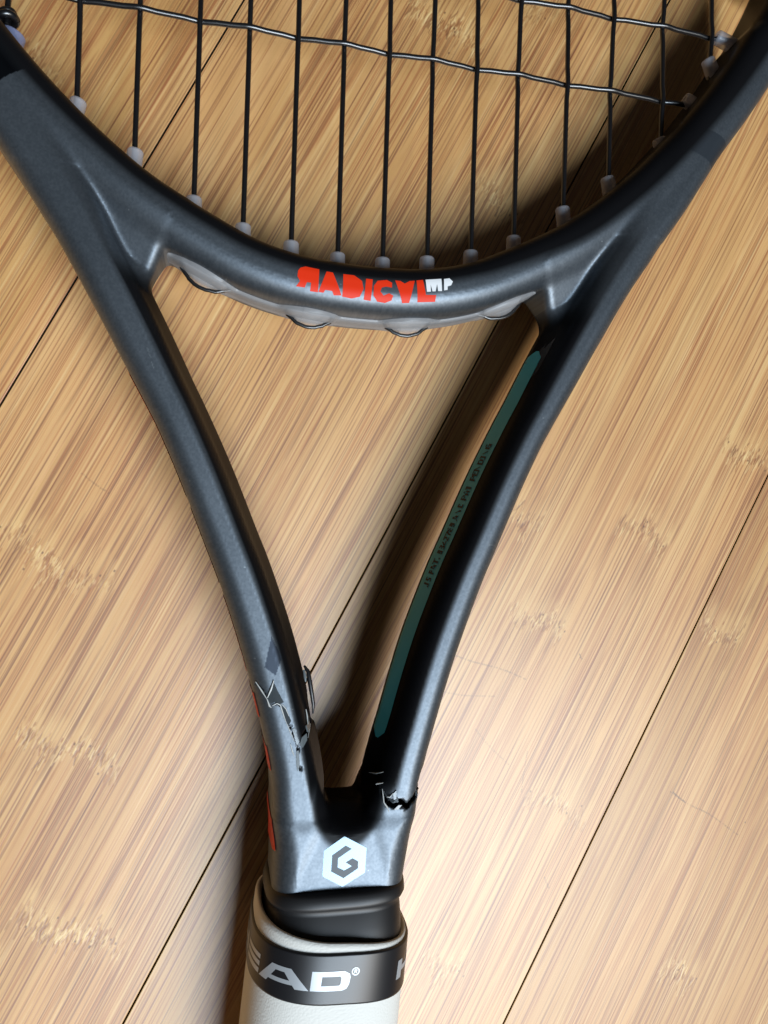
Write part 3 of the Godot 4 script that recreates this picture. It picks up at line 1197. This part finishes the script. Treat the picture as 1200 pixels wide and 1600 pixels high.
func damage(frame: Node3D) -> void:
	# left leg: lacquer lifted along the upper edge
	shard([-17.9, -34.8, -16.9, -37.0, -15.4, -39.6, -16.6, -40.2, -17.7, -39.4], 0.10, 0.05, Vector2(0.06, 0.05), M.flake_dark, frame, "lacquer_flake")
	shard([-17.8, -35.4, -18.9, -38.4, -18.2, -39.7, -17.4, -39.6, -17.3, -37.6], 0.10, 0.04, Vector2(-0.05, 0.02), M.flake_dark, frame, "lacquer_flake")
	shard([-15.9, -40.2, -14.9, -41.2, -13.7, -43.6, -14.2, -44.6, -15.3, -42.4], 0.08, 0.05, Vector2(0.05, 0.0), M.flake_dark, frame, "lacquer_flake")
	shard([-13.4, -45.4, -12.9, -45.2, -11.9, -48.2, -12.3, -49.0], 0.09, 0.06, Vector2.ZERO, M.flake, frame, "lacquer_flake")
	shard([-11.4, -47.4, -10.4, -47.0, -10.2, -48.4, -11.0, -49.6, -11.7, -48.6], 0.18, 0.1, Vector2(0.1, 0.1), M.flake, frame, "lacquer_flake")
	shard([-10.2, -45.6, -9.4, -45.2, -9.2, -46.4, -9.9, -47.0], 0.2, 0.15, Vector2(0.1, -0.1), M.flake, frame, "lacquer_flake")
	shard([-12.4, -50.2, -11.9, -50.0, -11.5, -53.2, -12.0, -54.6, -12.3, -53.0], 0.07, 0.05, Vector2.ZERO, M.flake, frame, "lacquer_flake")
	splinter([-21.3, -35.4, -20.0, -37.2, -18.9, -38.9], 0.19, M.edge, frame, 0.18)
	splinter([-18.9, -38.9, -18.3, -40.4, -17.9, -40.7], 0.23, M.edge, frame, 0.18)
	splinter([-18.8, -38.6, -18.2, -36.8, -17.7, -34.9], 0.23, M.edge, frame, 0.26)
	splinter([-17.8, -40.3, -16.8, -39.8, -16.1, -40.2, -15.5, -42.0, -14.9, -43.6], 0.14, M.edge, frame, 0.16)
	splinter([-15.8, -40.0, -14.9, -41.0, -14.2, -42.6], 0.13, M.edge, frame, 0.18)
	splinter([-14.9, -43.6, -13.9, -45.8, -12.9, -48.0], 0.12, M.edge, frame, 0.14)
	splinter([-13.7, -48.6, -13.2, -50.2, -12.8, -51.2], 0.16, M.edge, frame, 0.16)
	splinter([-10.2, -42.6, -9.9, -44.2, -9.8, -45.6], 0.20, M.edge, frame, 0.26)
	splinter([-9.9, -48.0, -9.5, -46.8, -9.0, -46.0], 0.17, M.edge, frame, 0.26)
	# its inner edge: a sliver of laminate standing off the wall
	var pts := PackedVector3Array()
	for q in [[-10.3, -33.5, 2.5], [-9.4, -34.8, 3.0], [-9.0, -37.0, 3.4], [-8.5, -39.5, 3.2], [-8.0, -42.0, 3.0], [-7.9, -44.4, 2.4]]:
		pts.append(Vector3(q[0], q[1], q[2]))
	part("splinter", tube(pts, PackedFloat32Array([0.25, 0.5, 0.55, 0.5, 0.45, 0.2]), 7), M.carbon, frame)
	pts = PackedVector3Array([Vector3(-10.6, -34.0, 4.6), Vector3(-10.3, -35.4, 4.9), Vector3(-10.1, -36.6, 4.7)])
	part("splinter", tube(pts, PackedFloat32Array([0.25, 0.4, 0.22]), 6), M.flake, frame)
	# right leg: snapped through at the top, torn fibre at the outside
	shard([7.0, -60.0, 8.6, -59.9, 10.4, -61.2, 10.6, -62.2, 9.2, -62.4, 8.0, -61.4], 0.10, 0.02, Vector2(0.03, -0.05), M.flake_dark, frame, "lacquer_flake")
	shard([9.3, -60.3, 10.0, -59.6, 10.1, -61.5, 9.5, -61.7], 0.14, 0.1, Vector2(0.1, 0.1), M.flake, frame, "lacquer_flake")
	shard([9.6, -63.9, 10.6, -62.9, 11.4, -62.9, 10.6, -63.9], 0.1, 0.1, Vector2(0.0, 0.1), M.flake, frame, "lacquer_flake")
	splinter([5.4, -57.9, 6.4, -57.3, 7.6, -56.3], 0.13, M.edge, frame, 0.18)
	splinter([6.2, -59.2, 6.5, -58.9, 7.4, -58.4], 0.19, M.edge, frame, 0.21)
	splinter([7.2, -59.6, 7.3, -61.0, 7.4, -62.2, 8.0, -63.4], 0.16, M.edge, frame, 0.18)
	splinter([7.4, -62.2, 8.1, -63.2, 8.5, -64.2], 0.19, M.edge, frame, 0.21)
	splinter([8.0, -61.0, 8.6, -61.0, 9.3, -60.2], 0.16, M.edge, frame, 0.26)
	for q in [[15.9, -57.5, 15.5, -60.0, 14.9, -62.5, 6.0], [16.6, -58.5, 16.1, -61.0, 15.4, -64.0, 4.0], [15.2, -60.0, 15.1, -61.6, 14.4, -64.6, 7.4], [16.9, -57.0, 16.6, -59.4, 15.9, -62.6, 2.5]]:
		var z: float = q[6]
		part("torn_fibre", tube(PackedVector3Array([Vector3(q[0], q[1], z), Vector3(q[2] + 0.3, q[3], z + 0.5), Vector3(q[4], q[5], z - 0.3)]), PackedFloat32Array([0.2, 0.42, 0.15]), 6), M.carbon, frame)
	for q in [[15.0, -60.6, 14.8, -62.2, 7.6], [15.3, -62.6, 14.9, -64.2, 6.2]]:
		var z: float = q[4]
		part("torn_fibre", tube(PackedVector3Array([Vector3(q[0], q[1], z), Vector3(q[2], q[3], z)]), PackedFloat32Array([0.22, 0.15]), 6), M.flake, frame)

# ---------------------------------------------------------------- strings and grommets
func inner_edge_y(x: float) -> float:
	var best := 0.0
	var bd := INF
	for q in hoop_line:
		# the inner edge lies a half width further in; near enough along y for the strings' lower ends
		if absf(q.x - absf(x)) < bd:
			bd = absf(q.x - absf(x))
			best = q.y
	return best

func strings() -> void:
	var xs := [5.35, 16.2, 27.15, 38.1, 51.0, 63.2, 77.6, 91.4]
	var tops := [60.0, 61.5, 64.2, 69.0, 77.8, 87.0, 99.0, 122.0]
	var crosses := [110.6, 129.6, 148.0, 165.5, 182.0, 198.0, 214.0, 230.0, 246.0, 262.0, 278.0, 294.5, 311.5, 329.0, 347.0, 366.0]
	for k in 8:
		for s in [-1.0, 1.0]:
			var x: float = xs[k] * s
			var y0: float = tops[k] - 4.0
			var y1 := 400.0 - pow(absf(x) / 128.0, 2.4) * 85.0
			var pts := PackedVector3Array([Vector3(x, y0, 0)])
			var slot := int(absf(x * 0.0)) + (k if s > 0 else k + 1)
			for c in crosses.size():
				if crosses[c] < y0 + 4 or crosses[c] > y1 - 4:
					continue
				var over := 1.0 if (slot + c) % 2 == 0 else -1.0
				for e in [-4.0, -1.2, 0.0, 1.2, 4.0]:
					pts.append(Vector3(x, crosses[c] + e, over * [0.15, 0.55, 0.62, 0.55, 0.15][int(e > -4) + int(e > -1.2) + int(e > 0) + int(e > 1.2)]))
			pts.append(Vector3(x, y1, 0))
			part("main_string", tube(pts, PackedFloat32Array([0.61]), 12), M.string, racket)
			if k < 8 and not (k == 6 and s < 0):
				grommet(Vector2(x, tops[k]), Vector2(-s * clampf((k - 3) * 0.12, 0.0, 0.5), 1.0).normalized())
	for c in crosses.size():
		var y: float = crosses[c]
		var reach := 128.0 * pow(clampf((402.0 - y) / 172.0, 0.0, 1.0), 0.42) if y > 232.0 else 0.0
		if reach == 0.0:
			for q in hoop_line:
				reach = maxf(reach, q.x if q.y < y else 0.0)
			if y > 160.0:
				reach = lerpf(118.0, 128.0, clampf((y - 160.0) / 60.0, 0, 1))
		var lead := -9.0 if c < 2 else -3.0
		var pts := PackedVector3Array()
		var stops := []
		for k in range(7, -1, -1):
			stops.append([-xs[k], k + 1])
		for k in 8:
			stops.append([xs[k], k])
		pts.append(Vector3(-reach + lead, y, 0))
		for st in stops:
			if absf(st[0]) > reach - 7.0:
				continue
			var over := -1.0 if (int(st[1]) + c) % 2 == 0 else 1.0
			for e in [-3.6, -1.1, 0.0, 1.1, 3.6]:
				pts.append(Vector3(st[0] + e, y - over * 0.0, over * [0.12, 0.55, 0.64, 0.55, 0.12][int(e > -3.6) + int(e > -1.1) + int(e > 0) + int(e > 1.1)]))
		pts.append(Vector3(reach - lead, y, 0))
		part("cross_string", tube(pts, PackedFloat32Array([0.61]), 12), M.string, racket)
	grommet(Vector2(85.6, 111.4), Vector2(-0.93, 0.36))
	grommet(Vector2(94.6, 129.4), Vector2(-0.95, 0.3))
	# the tied-off end at the left
	M.clear_blue = M.clear.duplicate()
	M.clear_blue.albedo_color = Color(0.62, 0.68, 0.86, 0.7)
	grommet(Vector2(-76.7, 99.3), Vector2(0.30, 0.95).normalized(), 1.45, M.clear_blue)
	for q in [[103.4, 1.75, 0.8], [104.5, 1.3, 0.66]]:
		var pts := PackedVector3Array()
		for i in 19:
			var a := TAU * i / 18.0
			pts.append(Vector3(-77.6 + cos(a) * q[1], q[0] + cos(a) * 0.35 + sin(a) * 0.25, sin(a) * q[1]))
		part("knot", tube(pts, PackedFloat32Array([q[2]]), 9, false), M.string, racket)
	part("knot", tube(PackedVector3Array([Vector3(-77.5, 101.8, 0.9), Vector3(-76.3, 100.4, 1.2), Vector3(-75.4, 98.4, 0.8), Vector3(-75.2, 96.6, 0.0)]), PackedFloat32Array([0.6]), 9), M.string, racket)

func grommet(top: Vector2, dir: Vector2, grow := 1.0, m: Material = M.clear) -> void:
	var a := Vector3(top.x, top.y, 0)
	var d := Vector3(dir.x, dir.y, 0)
	var prof := [[-6.0, 1.9], [-0.35, 1.75], [0.0, 1.55], [0.0, 0.85], [-0.5, 0.75], [-6.0, 0.75]]
	var side := d.cross(Vector3(0, 0, 1)).normalized()
	var up := Vector3(0, 0, 1)
	var v := PackedVector3Array()
	var n := PackedVector3Array()
	var idx := PackedInt32Array()
	var seg := 20
	for i in prof.size() - 1:
		var t := Vector2(prof[i + 1][0] - prof[i][0], prof[i + 1][1] - prof[i][1]).normalized()
		var base := v.size()
		for e in 2:
			for k in seg:
				var r := side * cos(TAU * k / seg) + up * sin(TAU * k / seg)
				v.append(loc(a + d * (prof[i + e][0] + (1.6 if grow == 1.0 else 1.6)) + r * prof[i + e][1] * grow))
				n.append(ldir((r * t.x - d * t.y).normalized()))
		for k in seg:
			var k2 := (k + 1) % seg
			idx.append_array([base + k, base + seg + k, base + k2, base + k2, base + seg + k, base + seg + k2])
	part("grommet", mesh_of(v, n, idx), m, racket)

# ---------------------------------------------------------------- the clear strip under the bridge
func outer_at(x: float) -> Array:            # [point on the hoop's middle line, outward direction]
	var ax := absf(x)
	for i in range(1, hoop_line.size() - 1):
		if hoop_line[i].x >= ax:
			var t := (hoop_line[i + 1] - hoop_line[i - 1]).normalized()
			var o := Vector2(t.y, -t.x)
			if x < 0:
				return [Vector2(-hoop_line[i].x, hoop_line[i].y), Vector2(-o.x, o.y)]
			return [hoop_line[i], o]
	return [Vector2(x, 52), Vector2(0, -1)]

const LOOPS := [[-38.1, -27.15], [-16.2, -5.35], [5.35, 16.2], [27.15, 38.1]]

func bulge(x: float) -> float:
	var b := 0.0
	for l in LOOPS:
		var c: float = (l[0] + l[1]) / 2.0
		b = maxf(b, 1.0 - pow(absf(x - c) / 6.6, 2.2))
	return clampf(b, 0.0, 1.0)

func bumper() -> void:
	var v := PackedVector3Array()
	var n := PackedVector3Array()
	var idx := PackedInt32Array()
	var cols := 170
	var rows := 0
	for i in cols + 1:
		var x := lerpf(-42.5, 41.8, float(i) / cols)
		var oa := outer_at(x)
		var c: Vector2 = oa[0]
		var o: Vector2 = oa[1]
		var b := bulge(x)
		var en_ := clampf(minf(x + 42.5, 41.8 - x) / 1.2, 0.12, 1.0)
		var zt := 3.0 + 2.9 * b
		var zb := -3.4
		var ou := 6.25 + 0.55 * b
		var prof := [[4.6, zt], [5.6 * 0.5 + ou * 0.5, zt + 0.1], [ou, zt - 0.7], [ou + 0.25 * b, zt * 0.4], [ou, zb + 0.7], [ou - 0.5, zb], [4.6, zb]]
		rows = prof.size()
		for q in prof:
			var u: float = lerpf(5.2, q[0], en_)
			var z: float = q[1] * lerpf(0.5, 1.0, en_)
			v.append(loc(Vector3(c.x + o.x * u, c.y + o.y * u, z)))
	for i in cols + 1:
		for k in rows:
			var du := v[mini(i + 1, cols) * rows + k] - v[maxi(i - 1, 0) * rows + k]
			var dv := v[i * rows + mini(k + 1, rows - 1)] - v[i * rows + maxi(k - 1, 0)]
			n.append(dv.cross(du).normalized())
	for i in cols:
		for k in rows - 1:
			var a := i * rows + k
			idx.append_array([a, a + rows, a + 1, a + 1, a + rows, a + rows + 1])
	var strip := part("grommet_strip", mesh_of(v, n, idx), M.strip, racket, "clear plastic grommet strip under the bridge")
	for l in LOOPS:
		var pts := PackedVector3Array()
		for i in 15:
			var t := i / 14.0
			var x := lerpf(l[0] + 0.3, l[1] - 0.3, t)
			var oa := outer_at(x)
			var u := 5.6 + 2.75 * pow(sin(PI * t), 0.75)
			pts.append(Vector3(oa[0].x + oa[1].x * u, oa[0].y + oa[1].y * u, 0.2))
		part("string_loop", tube(pts, PackedFloat32Array([0.42]), 10), M.string, strip, "black string loop under the clear strip")
		var lens := PackedVector3Array()
		var ln := PackedVector3Array()
		var li := PackedInt32Array()
		for i in 15:
			var t := i / 14.0
			var x := lerpf(l[0] + 0.6, l[1] - 0.6, t)
			var oa := outer_at(x)
			var top := 5.4 + 2.5 * pow(sin(PI * t), 0.8)
			for e in [[5.3, 2.6], [lerpf(5.3, top, 0.6), 2.0], [top, 0.9], [top, -2.0]]:
				lens.append(loc(Vector3(oa[0].x + oa[1].x * e[0], oa[0].y + oa[1].y * e[0], e[1])))
		for i in 15:
			for k in 4:
				var du := lens[mini(i + 1, 14) * 4 + k] - lens[maxi(i - 1, 0) * 4 + k]
				var dv := lens[i * 4 + mini(k + 1, 3)] - lens[i * 4 + maxi(k - 1, 0)]
				ln.append(dv.cross(du).normalized())
		for i in 14:
			for k in 3:
				var a := i * 4 + k
				li.append_array([a, a + 4, a + 1, a + 1, a + 4, a + 5])
		part("bulge", mesh_of(lens, ln, li), M.strip, strip)

# ---------------------------------------------------------------- collar, grip and finishing tape
func handle() -> void:
	var collar := loft([[-80.6, -80.6, 13.0, 10.5], [-80.7, -80.7, 15.0, 12.1], [-81.4, -81.4, 15.6, 12.9], [-83.0, -83.0, 15.9, 13.3], [-83.9, -83.9, 15.6, 13.0], [-84.5, -84.5, 14.9, 12.5], [-85.4, -85.4, 15.0, 12.7], [-88.0, -88.0, 15.4, 13.6], [-92.0, -92.0, 15.9, 14.4], [-97.0, -97.0, 15.9, 14.4]], 96, 3.4)
	part("collar", collar, M.rubber, racket, "black rubber collar at the top of the handle")
	var weave := FastNoiseLite.new()
	weave.seed = 3
	weave.frequency = 0.16
	var nt := ImageTexture.create_from_image(weave.get_seamless_image(256, 256))
	M.grip = mat(Color(0.74, 0.74, 0.70), 0.62)
	M.grip.heightmap_enabled = true
	M.grip.heightmap_texture = nt
	M.grip.heightmap_scale = 0.006
	var rings := [[-87.2, -93.6, 15.8, 14.6, 0.6], [-86.2, -92.6, 16.0, 14.9, 0.6], [-85.6, -92.0, 16.6, 15.5, 0.6], [-85.7, -92.1, 17.1, 16.0, 0.6], [-86.6, -92.8, 17.3, 16.2, 0.6], [-90.0, -96.0, 17.4, 16.3], [-100.0, -104.0, 17.6, 16.5]]
	for k in range(1, 10):
		var y := -102.0 - k * 20.0
		rings.append([y, y - 3.0, 17.6 + 0.1 * k, 16.5 + 0.1 * k])
	rings.append([-300.0, -300.0, 20.0, 18.5])
	rings.append([-306.0, -306.0, 20.0, 18.5])
	rings.append([-307.5, -307.5, 18.0, 17.0])
	rings.append([-307.6, -307.6, 0.5, 0.5])
	part("overgrip", loft(rings, 96, 2.8), M.grip, racket, "white overgrip wound round the handle")
	var yl := -89.4
	var yr := -93.0
	var tape := part("finishing_tape", loft([[yl + 0.1, yr + 0.1, 17.2, 16.1], [yl, yr, 17.75, 16.65], [yl - 0.4, yr - 0.4, 17.9, 16.8], [yl - 5.0, yr - 5.2, 17.95, 16.85], [yl - 9.6, yr - 10.4, 18.0, 16.9], [yl - 10.0, yr - 10.8, 17.9, 16.8], [yl - 10.1, yr - 10.9, 17.4, 16.3]], 128, 2.8), M.tape, racket, "black finishing tape with silver lettering")
	# silver lettering wound round the tape: s along the tape from the top middle, t down from its upper edge
	var table := [[0.0, PI / 2]]
	for k in 400:
		var a := PI / 2 - PI * 1.2 * k / 400.0
		var b := PI / 2 - PI * 1.2 * (k + 1) / 400.0
		table.append([table[-1][0] + ring_point(-96, 17.9, 16.8, a, 2.8).distance_to(ring_point(-96, 17.9, 16.8, b, 2.8)), b])
	var lay := func(q: Vector2) -> Array:
		var sa := absf(q.x)
		var lo := 0
		var hi := 400
		while hi - lo > 1:
			var m := (lo + hi) / 2
			if table[m][0] < sa:
				lo = m
			else:
				hi = m
		var phi: float = lerpf(table[lo][1], table[hi][1], (sa - table[lo][0]) / maxf(table[hi][0] - table[lo][0], 1e-5))
		if q.x < 0:
			phi = PI - phi
		var y := lerpf(yl, yr, 0.5 + 0.5 * cos(phi)) - q.y
		var p := ring_point(y, 17.95, 16.85, phi, 2.8)
		var p2 := ring_point(y, 17.95, 16.85, phi + 0.01, 2.8)
		var tn := (p2 - p).normalized()
		return [p, Vector3(tn.z, 0, -tn.x).normalized()]
	for start in [-33.6, 14.2]:
		for l in head_letters():
			var tr := []
			for g in l:
				for t in tris_of(poly(g)):
					var r := []
					for q in t:
						r.append(Vector2(start + q.x, 3.35 + q.y))
					tr.append(r)
			part("tape_letter", print_mesh(tr, 0.9, 0.05, lay), M.silver_print, tape)
	# the small ring mark after the word
	for start in [-33.6]:
		var tr := []
		for k in 24:
			var a := TAU * k / 24.0
			var b := TAU * (k + 1) / 24.0
			var c := Vector2(start + 37.2, 3.55)
			var p0 := c + Vector2(cos(a), sin(a)) * 0.62
			var p1 := c + Vector2(cos(b), sin(b)) * 0.62
			var p2 := c + Vector2(cos(b), sin(b)) * 0.85
			var p3 := c + Vector2(cos(a), sin(a)) * 0.85
			tr.append([p0, p1, p2])
			tr.append([p0, p2, p3])
		for g in [[-0.28, -0.4, -0.1, -0.4, -0.1, 0.4, -0.28, 0.4], [-0.1, -0.4, 0.3, -0.4, 0.3, 0.08, -0.1, 0.08], [0.0, 0.08, 0.18, 0.08, 0.36, 0.4, 0.18, 0.4]]:
			for t in tris_of(poly(g)):
				var r := []
				for q in t:
					r.append(q + Vector2(start + 37.2, 3.55))
				tr.append(r)
		part("tape_letter", print_mesh(tr, 0.6, 0.05, lay), M.silver_print, tape)

# Wide slanted capitals, 4 mm high; every letter a list of simple outlines (x right, y down).
func head_letters() -> Array:
	var h := 4.0
	return [
		[[0.3, 0, 2.1, 0, 1.8, h, 0, h], [2.0, 1.45, 5.2, 1.45, 5.1, 2.55, 1.9, 2.55], [5.3, 0, 7.1, 0, 6.9, h, 5.0, h]],
		[[8.6, 0, 15.6, 0, 15.6, 0.95, 8.5, 0.95], [8.4, 1.45, 15.5, 1.45, 15.5, 2.45, 8.3, 2.45], [8.2, 2.95, 15.4, 2.95, 15.3, h, 8.1, h]],
		[[15.7, h, 19.2, 0, 20.2, 1.0, 18.0, h], [19.2, 0, 23.6, 0, 22.2, 1.0, 20.2, 1.0], [23.6, 0, 27.6, h, 24.7, h, 22.2, 1.0], [18.9, 2.45, 23.4, 2.45, 24.1, 3.3, 18.4, 3.3]],
		[[28.0, 0, 34.8, 0, 34.0, 1.05, 30.2, 1.05], [28.0, 0, 30.2, 1.05, 30.1, 2.95, 27.9, h], [27.9, h, 30.1, 2.95, 33.9, 2.95, 34.6, h], [34.8, 0, 36.0, 0.6, 36.2, 1.4, 36.0, 2.8, 35.5, 3.7, 34.6, h, 33.9, 2.95, 34.2, 2.6, 34.3, 1.5, 34.0, 1.05]],
	]
